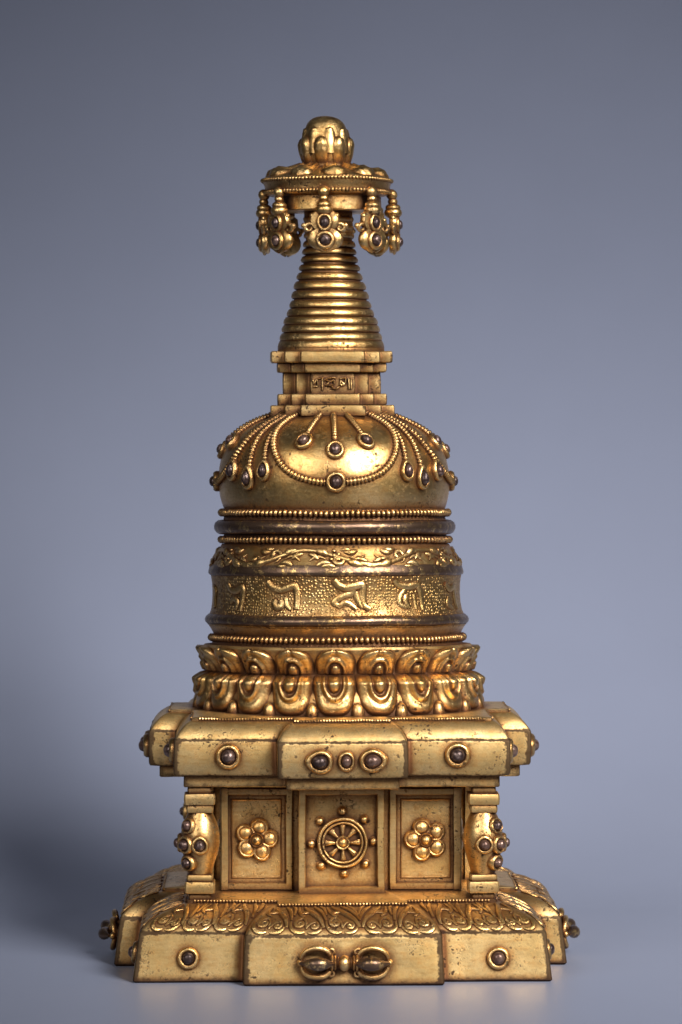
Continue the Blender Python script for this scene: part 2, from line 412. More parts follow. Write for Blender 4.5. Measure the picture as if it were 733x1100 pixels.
for k in SIDES:
    a = k * PI / 2
    for q in (-1, 1):
        mb = MB(); x0, x1 = sorted((q * 125.5, q * 50.5))
        frame(mb, x0, x1, 82.5, 188, -121.3, 7, 3.6)
        mb.build('panel_frame', M_small, body, rot=a)
        mb = MB(); frame(mb, x0 + 11, x1 - 11, 94, 177, -120.8, 1.6, .9)
        mb.build('panel_moulding', M_recess, body, rot=a)
    mb = MB(); frame(mb, -44.3, 44.3, 80.5, 190.5, -138.8, 7.2, 5.2); mb.build('panel_frame', M_small, body, rot=a)
    # flowers
    for q, a0 in ((-1, 5), (1, 36)):
        cx, cz, y0 = q * 88.0, 134.5, -121.0
        mb = MB()
        def disc(mbb, x, z, r, h):
            prof = [(r, 0), (r, h * .3), (r * .93, h * .62), (r * .78, h * .80), (r * .66, h * .72), (r * .58, h * .86), (r * .42, h * 1.0), (r * .2, h * 1.1), (.05, h * 1.14)]
            mbb.loft([[(x + rr * cos(2 * PI * j / 18), y0 - hh, z + rr * sin(2 * PI * j / 18)) for j in range(18)] for rr, hh in prof], (False, True))
        for i in range(5):
            b = math.radians(a0 + 72 * i); disc(mb, cx + 13.3 * cos(b), cz + 13.3 * sin(b), 10.2, 6.6)
        o = mb.build('flower', M_relief, body, rot=a, sharp=60)
        mb = MB(); disc(mb, cx, cz, 8.4, 11); mb.build('flower_centre', M_relief, body, rot=a, sharp=60)
    # dharma wheel
    y0 = -137.3; cx, cz = 1.2, 133.6
    mb = MB()
    def ring(mbb, R, r, rb, off):
        pts = [(cx + R * cos(2 * PI * i / 56), y0 - off, cz + R * sin(2 * PI * i / 56)) for i in range(56)]
        rings = []
        for j in range(10):
            b = 2 * PI * j / 10
            rings.append([(cx + (R + r * cos(b)) * cos(2 * PI * i / 56), y0 - off - rb * sin(b), cz + (R + r * cos(b)) * sin(2 * PI * i / 56)) for i in range(56)])
        rings.append(rings[0]); mbb.loft(rings)
    ring(mb, 24.6, 2.3, 5, 2.5); ring(mb, 20.6, 1.8, 3.6, 2.5)
    mb.build('wheel_rim', M_relief, body, rot=a, sharp=60)
    mb = MB()
    for i in range(8):
        b = PI / 8 * 2 * i + PI / 2 + .02; tx, tz = cos(b), sin(b); nx, nz = -tz, tx; sec = []
        for rr, hw_, h in ((5, 1.6, 3.5), (9, 2.0, 4.2), (14, 3.2, 4.2), (17.5, 4.4, 4), (20, 4.8, 2.5)):
            c0 = (cx + rr * tx, cz + rr * tz)
            sec.append([(c0[0] + nx * hw_, y0 + 1, c0[1] + nz * hw_), (c0[0] + nx * hw_ * .7, y0 - h * .8, c0[1] + nz * hw_ * .7), (c0[0], y0 - h, c0[1]), (c0[0] - nx * hw_ * .7, y0 - h * .8, c0[1] - nz * hw_ * .7), (c0[0] - nx * hw_, y0 + 1, c0[1] - nz * hw_)])
        mb.loft(sec, (True, True), closed=True)
    mb.build('wheel_spokes', M_relief, body, rot=a, sharp=60)
    mb = MB()
    mb.loft([[(cx + r * cos(2 * PI * j / 20), y0 - h, cz + r * sin(2 * PI * j / 20)) for j in range(20)] for r, h in ((7.6, 0), (7.6, 4.5), (6.9, 5.8), (5.8, 5.8), (5.0, 5.0), (4.0, 6.2), (2.6, 7.4), (1, 8), (.05, 8.1))], (False, True))
    mb.build('wheel_hub', M_relief, body, rot=a, sharp=60)
    for i in range(8):
        b = PI / 4 * i + .03; mb = MB()
        mb.ball((cx + 32.3 * cos(b), y0 - 2, cz + 32.3 * sin(b)), 4.3, 12, 8)
        mb.ball((cx + 32.3 * cos(b), y0 - .2, cz + 32.3 * sin(b)), 5.4, 12, 6, ax=(0, -1, 0), sc=(1, 1, .35))
        mb.build('wheel_knob', M_relief, body, rot=a, sharp=60)

# ---- corner pillars
def sqbox(mb, cx, cy, hx, z0, z1, bev=1.3, tap=0.):
    def ring(h, z):
        out = []
        for (x, y), (x2, y2) in (((-1, -1), (1, -1)), ((1, -1), (1, 1)), ((1, 1), (-1, 1)), ((-1, 1), (-1, -1))):
            r = 1.6; p0 = Vector((x * h, y * h)); p1 = Vector((x2 * h, y2 * h)); d = (p1 - p0).normalized()
            for q in (0, .33, .67, 1): out.append((p0 + d * r).lerp(p1 - d * r, q))
        return [(cx + p.x, cy + p.y, z) for p in out]
    mb.loft([ring(hx - bev, z0), ring(hx - bev * .3, z0 + bev * .35), ring(hx, z0 + bev), ring(hx + .4, (z0 + z1) / 2), ring(hx, z1 - bev), ring(hx - bev * .3, z1 - bev * .35), ring(hx - bev, z1)], (True, True))
for sx, sy, lab in ((-1, -1, 0), (1, -1, 1), (1, 1, 2), (-1, 1, 3)):
    cx, cy = sx * 146.5, sy * 146.5
    mb = MB()
    sqbox(mb, cx, cy, 11.5, 76, 83.5); sqbox(mb, cx, cy, 15.6, 83.2, 95.5); sqbox(mb, cx, cy, 13.6, 95.2, 102.6)
    sqbox(mb, cx, cy, 13.8, 166.4, 175); sqbox(mb, cx, cy, 16, 174.7, 186.2); sqbox(mb, cx, cy, 12.2, 185.8, 194.5)
    pil = mb.build('pillar', M_small, root)
    mb = MB()
    vp = [(12.5, 102), (13.2, 104), (13.8, 108), (15.5, 114), (18, 122), (20, 131), (20.6, 138), (20, 146), (18, 154), (15.2, 161), (13.4, 165), (13, 167)]
    mb.lathe(vp, 40, cx, cy); mb.build('vase', M_dome, pil, sharp=60)
    out = Vector((sx, sy, 0)).normalized()
    for dz, r, n, off in ((18.5, 9.2, out, 15.8), (0, 9.8, out, 20.0), (-18.5, 9.2, out, 16.4)):
        jewel(pil, Vector((cx, cy, 134 + dz)) + n * (off - 1), n + Vector((0, 0, dz * .012)), UPZ, r, r, h=9.5)
    for n in (Vector((0, sy, 0)), Vector((sx, 0, 0))):
        jewel(pil, Vector((cx, cy, 134)) + n * 19.2, n, UPZ, 9.4, 9.4, h=8.5, tear=.12)

# ---- cornice
Q2 = quarter((172.0, 66.5, 28.6, 243.0), (156.5, 51, 25, 261), 8, .45)
corn = [(150, 54, 27, 193.4), (162, 57.5, 28, 193.4), (163, 58, 28.2, 194.6), (163, 58, 28.2, 205), (169, 63, 28.4, 205.8), (172.2, 66, 28.6, 206.4), (173.4, 66.8, 28.7, 209), (173.6, 66.9, 28.8, 224), (173.2, 66.8, 28.7, 240.5), (172.8, 66.7, 28.6, 242.2)] + Q2 + \
    [(155.6, 50.2, 24.6, 261.2), (155.4, 50, 24.5, 263.4), (154.4, 49.5, 24.5, 264), (140, 45, 20, 264.6)]
mb = MB(); terrace(mb, corn, rows=rw(corn, ((206.6, .8, 4.5), (242.6, 1., 4)), (206, 244)))
cornice = mb.build('cornice', M_flat, root)
mb = MB(); edge_beads(mb, 155.5, 50.4, 24.6, 262.8, 1.5, 2.9); mb.build('bead_trim', M_relief, cornice)
for k in SIDES:
    a = k * PI / 2; n = (0, -1, 0)
    yb = -173.0; yy = -202.2
    jewel(cornice, (-117, yb, 226), n, UPZ, 13, 13.4, h=11.5, rot=a)
    jewel(cornice, (118.5, yb, 227.5), n, UPZ, 13, 13, h=11.5, rot=a)
    jewel(cornice, (-22.6, yy, 223.5), n, (-1, 0, .08), 12.6, 13.4, tear=.20, h=11.5, rot=a)
    jewel(cornice, (30.2, yy, 224.5), n, (1, 0, .08), 12.6, 13.4, tear=.20, h=11.5, rot=a)
    jewel(cornice, (4.0, yy, 224), n, UPZ, 9, 10.6, h=9.5, rot=a)

# ---- lotus seat
mb = MB(); mb.lathe([(140, 262), (150, 264), (150.5, 270), (147, 280), (140, 290), (133.5, 297), (133.5, 302), (136, 309), (143, 318), (144.5, 324), (143, 326.6), (138, 327.3), (120, 328)], 160, caps=(True, True))
lotus = mb.build('lotus_base', M_recess, root)
NP = 20; A0 = math.radians(-2.6)
def sup(x, e): return max(0., 1 - abs(x) ** e) ** (1 / e)
def petal(th0, upper):
    mb = MB(); hwid = PI / NP
    def fn(u, v):
        a = 2 * u - 1                        # across
        if not upper:
            # v: 0 top (hidden under the upper row), 1 rounded tip
            W = .99 * (sup(max(0, (v - .36) / .64), 2.35) * .985 + .015)
            z = lerp(299.5, 262.8, v)
            rb = 137.0 + 14.0 * sst(-.05, .24, v) + 3.0 * sst(.45, .80, v) - 5.0 * sst(.86, 1., v)
            h = 6.8 * (1 - abs(a) ** 2.6) - 2.6 * abs(a) ** 10
            dx = a * W / .48; dy = (v - .22) / .37
            d = math.sqrt(dx * dx + (dy * dy if dy > 0 else dy * dy * .1))
            h += 2.7 * math.exp(-((d - .93) / .17) ** 2) - .8 * math.exp(-((d - 1.25) / .14) ** 2) - 2.0 * math.exp(-((d - .66) / .11) ** 2)
            h += 4.4 * max(0, 1 - (d / .6) ** 2) ** .7
            h *= sst(-.04, .08, v); r = rb - 4.5 + h
        else:
            # v: 0 bottom, 1 rounded tip at the top
            W = .99 * (sup(max(0, (v - .40) / .60), 2.2) * .985 + .015)
            z = lerp(296.5, 325.2, v)
            rb = 138.0 + 7.5 * sst(0, .7, v) + 3.5 * sst(.6, .92, v) - 2.0 * sst(.92, 1, v)
            h = 5.8 * (1 - abs(a) ** 3) - 3.4 * abs(a) ** 10
            h += 2.0 * (1 - math.exp(-(a / .18) ** 2)) * sst(.45, .7, v)
            dx = a * W / .43; dy = (v - .22) / .40
            d = math.sqrt(dx * dx + (dy * dy if dy > 0 else dy * dy * .1))
            h += 2.4 * math.exp(-((d - .92) / .20) ** 2) - .7 * math.exp(-((d - 1.30) / .16) ** 2) - 1.8 * math.exp(-((d - .60) / .12) ** 2)
            h += 6.0 * max(0, 1 - (d / .62) ** 2) ** .7
            h *= sst(-.02, .10, v); r = rb - 3.6 + h
        th = th0 + hwid * W * a
        return (r * sin(th), -r * cos(th), z)
    if upper: mb.grid(fn, 46, 38)
    else: mb.grid(lambda u, v: fn(1 - u, v), 46, 42)
    mb.build('lotus_petal', M_petal, lotus, sharp=0)
for i in range(NP):
    petal(A0 + 2 * PI * i / NP, False); petal(A0 + .012 + 2 * PI * i / NP, True)
mb = MB()          # small tips between the lower petals, behind them
for i in range(NP):
    t = A0 + 2 * PI * (i + .5) / NP; mb.ball((150.5 * sin(t), -150.5 * cos(t), 266), 7.5, 12, 8, sc=(.95, .95, 1.3))
mb.build('petal_tip', M_relief, lotus, sharp=60)

# ---- bead rings, drum
def beadring(R, z, r, n, parent, mat=M_relief, sc=(.78, 1, 1.0)):
    mb = MB()
    for i in range(n):
        t = 2 * PI * i / n; q = random.uniform(.9, 1.06); mb.ball((R * sin(t), -R * cos(t), z + random.uniform(-.25, .25)), r * 1.24 * q, 10, 7, ax=(cos(t), sin(t), 0), sc=(1, 1, .64 + random.uniform(-.04, .04)))
    return mb.build('bead_ring', mat, parent, sharp=0)
mb = MB(); mb.lathe([(133, 326), (134.6, 327), (134.6, 336), (132, 339), (132.5, 341), (135, 345), (138.5, 349.5), (139.5, 350.5)], 160)
mb.lathe([(120, 361.3), (136.8, 361.2), (134.9, 366), (133.6, 374), (133.0, 384), (133.4, 394), (134.6, 401.5), (135.2, 404)], 160)
mb.lathe([(119.5, 435), (120, 446), (119, 449)], 160); mb.lathe([(120, 462), (119, 466), (118.5, 477)], 160)
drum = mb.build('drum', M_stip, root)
# cylindrical UV for the punched ground
me = drum.data; uvl = me.uv_layers.new(name='UVMap')
for lp in me.loops:
    c = me.vertices[lp.vertex_index].co / S
    uvl.data[lp.index].uv = (math.atan2(c.x - lean(c.z), -c.y) * 135, c.z)
mb = MB(); mb.lathe([(136.0, 411), (134.0, 414.5), (129.8, 422), (125.6, 430), (123.0, 435.5), (121.5, 437)], 160); mb.build('drum_slope', M_slope, drum)
beadring(135.5, 335.6, 3.4, 150, drum)
def lip(prof, name, mat):
    mb = MB(); mb.lathe(prof, 160); return mb.build(name, mat, drum, sharp=45)
lip([(137.5, 350.2), (139.6, 350.8), (141.6, 353), (142, 355.6), (141, 358.2), (138, 361), (134.5, 362)], 'drum_lip', M_dark)
lip([(134, 402.6), (136.2, 403.4), (137.3, 405), (137.2, 407.5), (136.0, 411.6), (134.4, 414.6)], 'drum_lip', M_dark)
lip([(119, 447.2), (124.5, 447.6), (127.6, 449.6), (129.6, 453), (129.8, 457), (128.4, 460.4), (125, 462.8), (119, 463.2)], 'drum_band', M_dark)
lip([(132.6, 336.2), (133.0, 340), (135.3, 344.6), (138.2, 349.4), (137, 351)], 'drum_foot', M_dome)
beadring(122.6, 441.6, 3.4, 140, drum); beadring(121.5, 470.8, 3.5, 138, drum)

# characters and scroll on the drum
def drum_pt(px, py, r, off=0., z=None):
    """from a place on the photographed front of the drum to a point of the real surface"""
    c = 364 + lean(1021.8 - py) + 1.5
    th = math.asin(max(-.995, min(.995, (px - c) / (r * 1.03 if abs(px - c) < .8 * r else r * 1.015))))
    d = r * cos(th); zz = ZC - (py - 425) * (D - d) / D
    return th, zz
def band_r(z):      # lettered band
    P = [(361, 136.8), (366, 134.9), (374, 133.6), (384, 133.0), (394, 133.4), (404, 135.2)]
    for (a, b), (c, d) in zip(P, P[1:]):
        if z <= c: return lerp(b, d, max(0, (z - a) / (c - a)))
    return 135.2
def slope_r(z): return lerp(136.0, 122.2, max(0, min(1, (z - 411) / 25)))
def on_drum(mb, tz, ra, rfun, rb=.6, taper=True, off=.5, leaf=False, sm=2):
    P = []; N = []
    # densify
    q = []
    for (a, b), (c, d) in zip(tz, tz[1:]):
        for i in range(4): q.append((lerp(a, c, i / 4), lerp(b, d, i / 4)))
    q.append(tz[-1])
    for _ in range(sm): q = [q[0]] + [tuple((x + 2 * y + w) / 4 for x, y, w in zip(q[i - 1], q[i], q[i + 1])) for i in range(1, len(q) - 1)] + [q[-1]]
    for th, z in q:
        r = rfun(z) + off; P.append((r * sin(th), -r * cos(th), z)); N.append(Vector((sin(th), -cos(th), 0)))
    m = len(q)
    R = [ra * ((.35 + .65 * sin(PI * min(1, (i + 1.) / (m) * .62 + .18))) if taper else 1) for i in range(m)]
    if leaf: R = [ra * (.12 + .88 * sin(PI * min(1, (i + .5) / m)) ** .8) for i in range(m)]
    mb.tube(P, R, N, [r * rb for r in R], 8)
GL = []
def zc(x0, y0, s, pts): return [(x0 + s * a, y0 + s * b) for a, b in pts]
GL.append([(2.6, zc(330, 600, .15, [(185, 195), (215, 235), (270, 255), (330, 240), (385, 228), (398, 260), (390, 320), (398, 385), (440, 412)])),
           (2.0, zc(330, 600, .15, [(325, 250), (322, 295), (250, 310), (205, 340), (178, 365), (232, 388)])),
           (2.0, zc(330, 600, .15, [(340, 280), (350, 330), (385, 400)])), (1.9, zc(330, 600, .15, [(215, 395), (260, 358), (300, 372), (345, 412)]))])
GL.append([(2.4, zc(215, 580, .2046, [(350, 245), (372, 275), (420, 292), (465, 275), (492, 268), (502, 310), (502, 392)])),
           (2.6, zc(215, 580, .2046, [(395, 340), (385, 365), (400, 385), (425, 372), (415, 345)])), (1.6, zc(215, 580, .2046, [(440, 330), (445, 370), (470, 395)]))])
GL.append([(2.2, zc(215, 580, .2046, [(150, 250), (162, 285), (192, 292), (222, 265), (216, 330), (208, 395)])), (1.8, zc(215, 580, .2046, [(160, 350), (180, 328), (200, 350), (192, 390)]))])
GL.append([(2.0, zc(215, 580, .2046, [(68, 255), (82, 270), (80, 330), (84, 370)]))])
GL.append([(2.3, zc(355, 580, .2046, [(332, 238), (358, 266), (410, 275), (462, 258), (476, 300), (484, 390)])), (1.9, zc(355, 580, .2046, [(395, 285), (368, 330), (362, 370), (398, 388)])),
           (2.2, zc(355, 580, .2046, [(400, 320), (395, 350), (412, 385)])), (1.5, zc(355, 580, .2046, [(440, 310), (448, 390)]))])
GL.append([(2.1, zc(355, 580, .2046, [(600, 252), (628, 282), (652, 262), (660, 330), (668, 375)])), (1.7, zc(355, 580, .2046, [(622, 325), (612, 360), (640, 382)]))])
for g in GL:
    mb = MB()
    for ra, pts in g: on_drum(mb, [drum_pt(x, y, 134) for x, y in pts], ra * 1.75, band_r, .40, sm=1)
    mb.build('inscribed_letter', M_petal, drum, sharp=60)
# vine on the sloping band
mb = MB(); r0 = 130.; N = 12
def vz(u, v): return (u / r0 , 422.5 + v)       # arc length, height
per = 2 * PI * r0 / N
for i in range(N):
    u0 = (i - .5) * per + .02 * r0
    s = 1 if i % 2 else -1
    def vs(ra, pts, tp=True): on_drum(mb, [vz(x, y) for x, y in pts], ra * 1.45, slope_r, .6, tp, .6, leaf=tp)
    vs(2.0, [(u0 + per * t / 12, s * 7.6 * -cos(PI * t / 12)) for t in range(13)], False)
    c = u0 + per * .46
    vs(2.0, spiral(c, 2.0 * s, 7.2, -PI / 2 * s, 1.2, s, 18, .2))
    vs(1.6, spiral(c, 2.0 * s, 3.4, PI / 2 * s, .9, s, 10, .2))
    for q in (-1, 1):
        vs(3.4, [(c + q * 10, (3 * q) * s), (c + q * 16, (6 * q) * s), (c + q * 25, 8.0 * q * s)])
        vs(2.6, [(c + q * 7, -6.5 * s * q), (c + q * 15, -5 * s * q), (c + q * 21, -8.5 * s * q)])
        vs(2.2, [(c + q * 20, (-1.5 * q) * s), (c + q * 25, (2.5 * q) * s), (c + q * 31, 4.0 * q * s)])
    vs(2.3, [(c - 3, 9.3 * s), (c - 10, 8 * s), (c - 16, 9.6 * s)])
    for q in (-1, 1):
        vs(1.5, [(c + q * 12, -1.5 * q * s), (c + q * 18, 1.5 * q * s), (c + q * 24, .5 * q * s), (c + q * 29, -3.5 * q * s)])
        vs(1.6, [(c + q * 3, -8.5 * q * s), (c + q * 9, -9.5 * q * s), (c + q * 14, -8.6 * q * s)])
        vs(1.5, [(c + q * 27, 7.6 * q * s), (c + q * 31, 8.8 * q * s), (c + q * 36, 8.6 * q * s)])
for i in range(6):
    t = 2 * PI * (i) / 6 - .03; z = 425; r = slope_r(z)
    mb.ball((r * sin(t), -r * cos(t), z), 3.0, 10, 8)
    for j in range(5):
        b = 2 * PI * j / 5 + PI / 2; zz = z + 5 * sin(b); r = slope_r(zz); tt = t + 5 * cos(b) / r0; mb.ball((r * sin(tt), -r * cos(tt), zz), 2.5, 8, 6)
mb.build('vine_scroll', M_relief, drum, sharp=60)

# ---- dome
DP = [(118.5, 475), (120.3, 480), (122.6, 488), (124.0, 498), (124.2, 508), (123.2, 518), (120.8, 529), (116.5, 540), (109.5, 550), (100, 558.5), (88, 565.5), (74, 571.5), (60, 576), (40, 579)]
def cr(P, t):
    n = len(P) - 1; i = min(int(t * n), n - 1); f = t * n - i
    p0, p1, p2, p3 = P[max(i - 1, 0)], P[i], P[i + 1], P[min(i + 2, n)]
    return tuple(.5 * (2 * b + (c - a) * f + (2 * a - 5 * b + 4 * c - d) * f * f + (-a + 3 * b - 3 * c + d) * f ** 3) for a, b, c, d in zip(p0, p1, p2, p3))
DPS = [cr(DP, i / 80) for i in range(81)]
mb = MB(); mb.lathe(DPS, 160); dome = mb.build('dome', M_dome, root, sharp=0)
def dome_t(z):
    for i in range(80):
        if DPS[i + 1][1] >= z: return (i + (z - DPS[i][1]) / (DPS[i + 1][1] - DPS[i][1])) / 80
    return 1.
def dome_p(th, t, off=0.):
    r, z = cr(DP, t); r2, z2 = cr(DP, min(1, t + .01)); r1, z1 = cr(DP, max(0, t - .01))
    d = Vector((r2 - r1, z2 - z1)).normalized(); n = Vector((d.y, -d.x))
    r += n.x * off; z += n.y * off
    return Vector((r * sin(th), -r * cos(th), z)), Vector((n.x * sin(th), -n.x * cos(th), n.y))
def dome_xz(x, py):
    """front-facing place (offset from the axis, photographed height) -> angle, profile parameter"""
    lo, hi = 0., 1.
    best = None
    for i in range(161):
        t = i / 160; r, z = cr(DP, t)
        if abs(x) > r * 1.02: continue
        th = math.asin(max(-1, min(1, x / (r * 1.025)))); d = r * cos(th)
        e = abs(425 + (ZC - z) * D / (D - d) - py)
        if best is None or e < best[0]: best = (e, th, t)
    return best[1], best[2]
def rope(pts, parent, r=2.9, step=3.3):
    # pts (theta,t) dense
    P = [dome_p(a, b, 1.2) for a, b in pts]
    L = [0.]
    for i in range(1, len(P)): L.append(L[-1] + (P[i][0] - P[i - 1][0]).length)
    m = max(8, int(L[-1] / step) * 4); out = []; nn = []; rad = []
    j = 0
    for i in range(m + 1):
        s = L[-1] * i / m
        while j < len(L) - 2 and L[j + 1] < s: j += 1
        f = (s - L[j]) / max(1e-6, L[j + 1] - L[j]); out.append(P[j][0].lerp(P[j + 1][0], f)); nn.append(P[j][1].lerp(P[j + 1][1], f).normalized())
        rad.append(r * (.56 + .50 * (1, .72, 0, .72)[i % 4]))
    mb = MB(); mb.tube(out, rad, nn, None, 9); return mb.build('beaded_string', M_relief, parent, sharp=0)
def dbez(c, n=30): return bez(c, n)
def djewel(th, t, rx, ry, tear, h, rot, side=0.):
    p, n = dome_p(th, t, .5); up = Vector((0, 0, 1)); up = (up - n * up.dot(n)).normalized(); rt = up.cross(n); u2 = (up * cos(side) + rt * sin(side))
    jewel(dome, p, n, u2, rx, ry, tear=tear, h=h, rot=rot)
T = dome_t; ZJ = 504.5
for k in range(4):
    a = k * PI / 2
    tj, ttop = T(ZJ), .955; FA = .645 if k % 2 == 0 else .53
    for q in (-1, 1):        # festoon halves
        ctl = [(q * .56, ttop), (q * .80, .80), (q * .58, T(526)), (q * .42, T(506)), (q * .09, tj)]
        pts = dbez(ctl); P = [(x + a, y) for x, y in pts]; rope(P, dome, 4.1, 4.1)
        # short strings inside
        rope([(a + x, y) for x, y in dbez([(q * .20, .97), (q * .21, .88), (q * .275, T(553))], 12)], dome, 3.3, 3.8)
        djewel(q * .288 + 0, T(547), 9.0, 11.0, .0, 7.5, a, side=q * .35 * 0 + (-.5 * q))
        # diagonal fan
        for e0, e1, zt in ((.60 if k % 2 == 0 else .56, FA, 521),):
            if zt: rope([(a + q * x, y) for x, y in dbez([(e0, .96), (e0 + .12, .80), (e1 + .03, T(548)), (e1, T(zt + 4))], 18)], dome, 3.4, 3.9)
        djewel(q * FA, T(515.5), 8.4, 10.8, .28, 8, a)
    rope([(a, y) for x, y in dbez([(0, .97), (0, .9), (0, T(548))], 10)], dome, 3.3, 3.8)
    djewel(0, T(538), 9.4, 10.6, .0, 7.5, a); djewel(0, tj, 11, 11, 0., 9., a)
    b = a + PI / 4 + (.03 if k in (0, 2) else -.03)
    rope([(b, y) for x, y in dbez([(0, .93), (0, .8), (0, T(518))], 16)], dome, 3.4, 3.9)
    p_, n_ = dome_p(PI / 4, T(515), .5)
    djewel(PI / 4 + (.03 if k in (0, 2) else -.03), T(507), 8.6, 11.6, .4, 8.5, a)

# ---- harmika
mb = MB()
def tier(mid, bay, wing, z0, z1, b=1.6):
    p = wing - mid
    terrace(mb, rows=[(.5, .6), (.3, .6), (0, .6), (0, .6), (.3, .6), (.55, .6)], prof=[(mid - b * .6, bay - b * .6, p, z0), (mid, bay, p, z0 + b * .55), (mid + .25, bay + .25, p, lerp(z0, z1, .35)), (mid + .25, bay + .25, p, lerp(z0, z1, .65)), (mid, bay, p, z1 - b * .55), (mid - b * .6, bay - b * .6, p, z1)], rc=2.2, m=(6, 3, 10))
tier(51.0, 34.0, 65.5, 574.2, 586.2); tier(43.5, 28.5, 57.8, 586.0, 598.4)
tier(38, 23, 51.8, 598.2, 621.6, 1.0); tier(43.5, 29, 58, 621.4, 632, 1.8); tier(50.5, 33.5, 64.8, 631.8, 644.2, 2.2)
harmika = mb.build('harmika', M_small, root)
def htext(pts):
    out = []
    for x, y in pts:
        px = 280 + .2115 * x; py = 365 + .2115 * y
        out.append(((px - 353.6) / 1.013, -53.6, ZC - (py - 425) / 1.0134))
    return out
for strokes in ([[(250, 205), (256, 225), (264, 208), (272, 203), (276, 235)], [(252, 238), (272, 236)], [(276, 198), (302, 193)], [(297, 193), (297, 255)]],
                [[(306, 205), (325, 196), (345, 192), (364, 194)], [(318, 206), (336, 212), (322, 224)], [(336, 212), (352, 205), (358, 224)], [(312, 228), (332, 234), (352, 228)], [(340, 234), (352, 248), (368, 252), (378, 240)]],
                [[(384, 197), (414, 193)], [(390, 205), (386, 225), (398, 234), (411, 224), (416, 198)], [(394, 214), (406, 226)]], [[(429, 197), (431, 250)]], [[(440, 197), (442, 250)]]):
    mb = MB()
    for st in strokes:
        P = htext(st); q = []
        for A, B in zip(P, P[1:]):
            for i in range(3): q.append(Vector(A).lerp(Vector(B), i / 3))
        q.append(Vector(P[-1])); mb.tube(q, 1.05, (0, -1, 0), 1.3, 7)
    mb.build('inscribed_letter', M_relief, harmika, sharp=60)

# ---- spire with its rings
RY = [(262, 27.6), (270, 29.2), (278.5, 30.8), (287.5, 32.8), (297, 35.4), (307, 38.4), (317, 41.2), (327, 44.0), (336, 46.8), (344.8, 50.0), (353, 52.6), (362, 55.0)]
RZ = [(1021.8 - y, r) for y, r in RY]
mb = MB(); prof = [(57.5, 644), (57.5, 648)] + [(r - 3.6, z) for z, r in reversed(RZ)] + [(26, 772), (26, 805)]
mb.lathe(prof, 96); spire = mb.build('spire', M_recess, root)
mb = MB(); mb.lathe([(56.0, 643.8), (57.4, 645.5), (57.6, 649), (57, 652), (55.6, 655.2), (53, 656.4)], 96); mb.build('spire_ring', M_relief, spire, sharp=50)
for i, (z, r) in enumerate(RZ):
    th = (3.7 if i < 4 else 4.5) + random.uniform(-.3, .3); r += random.uniform(-.4, .4)
    mb = MB(); mb.lathe([(r - 4.5, z - th), (r - 1.2, z - th * .96), (r + .2, z - th * .78), (r + .6, z - th * .4), (r + .1, z + th * .1), (r - .9, z + th * .5), (r - 2.0, z + th * .8), (r - 3.2, z + th * .93), (r - 5.5, z + th * .95)], 96)
    mb.build('spire_ring', M_mid if i % 3 == 1 else M_relief, spire, sharp=60)
for z in (768.5, 777, 786):
    mb = MB(); mb.lathe([(23, z - 3), (26, z - 2.8), (27, z - 1), (27, z + 1), (26, z + 2.8), (23, z + 3)], 72); mb.build('spire_ring', M_mid, spire, sharp=60)

# ---- parasol
mb = MB()
mb.lathe([(20, 794), (55.5, 794), (56.8, 795.2), (57, 809.5), (58.5, 810.6), (65, 811.6), (66.6, 813), (67, 817), (67.6, 822), (69.2, 824.6), (69.6, 827), (69, 829.4), (66, 831), (50, 837), (26, 842), (10, 843.5)], 96, caps=(True, True))
canopy = mb.build('parasol', M_mid, root)
def brow(R, z, r, n):
    mb = MB()
    for i in range(n):
        t = 2 * PI * i / n; mb.ball((R * sin(t), -R * cos(t), z), r, 7, 5)
    mb.build('bead_ring', M_mid, canopy, sharp=0)
brow(69.6, 827.2, 2.2, 112); brow(67.4, 814.6, 2.2, 108)
for i in range(10):
    t0 = 2 * PI * i / 10 + .12; mb = MB()
    def lf(u, v):
        a = 2 * u - 1; R = lerp(30, 67.5, v); W = .97 * (sup(max(0, (v - .35) / .65), 2.2) * .97 + .03)
        th = t0 + PI / 10 * a * W; z = lerp(841.5, 830.2, v)
        dx = a * W / .5; dy = (v - .35) / .4; d = math.sqrt(dx * dx + (dy * dy if dy > 0 else .2 * dy * dy))
        h = 4.2 * (1 - abs(a) ** 3) - 2 * abs(a) ** 9 + 2.4 * math.exp(-((d - .9) / .2) ** 2) - 1.2 * math.exp(-((d - .5) / .25) ** 2) + 1.5 * math.exp(-((abs(a) - .8) / .1) ** 2) + 4.6 * sst(.45, .88, v) * (1 - .6 * a * a) - 6.0 * sst(.86, 1., v) ** 1.6
        return (R * sin(th), -R * cos(th), z - 1.0 + h)
    mb.grid(lambda u, v: lf(1 - u, v), 24, 22); mb.build('lotus_leaf', M_petal, canopy, sharp=0)

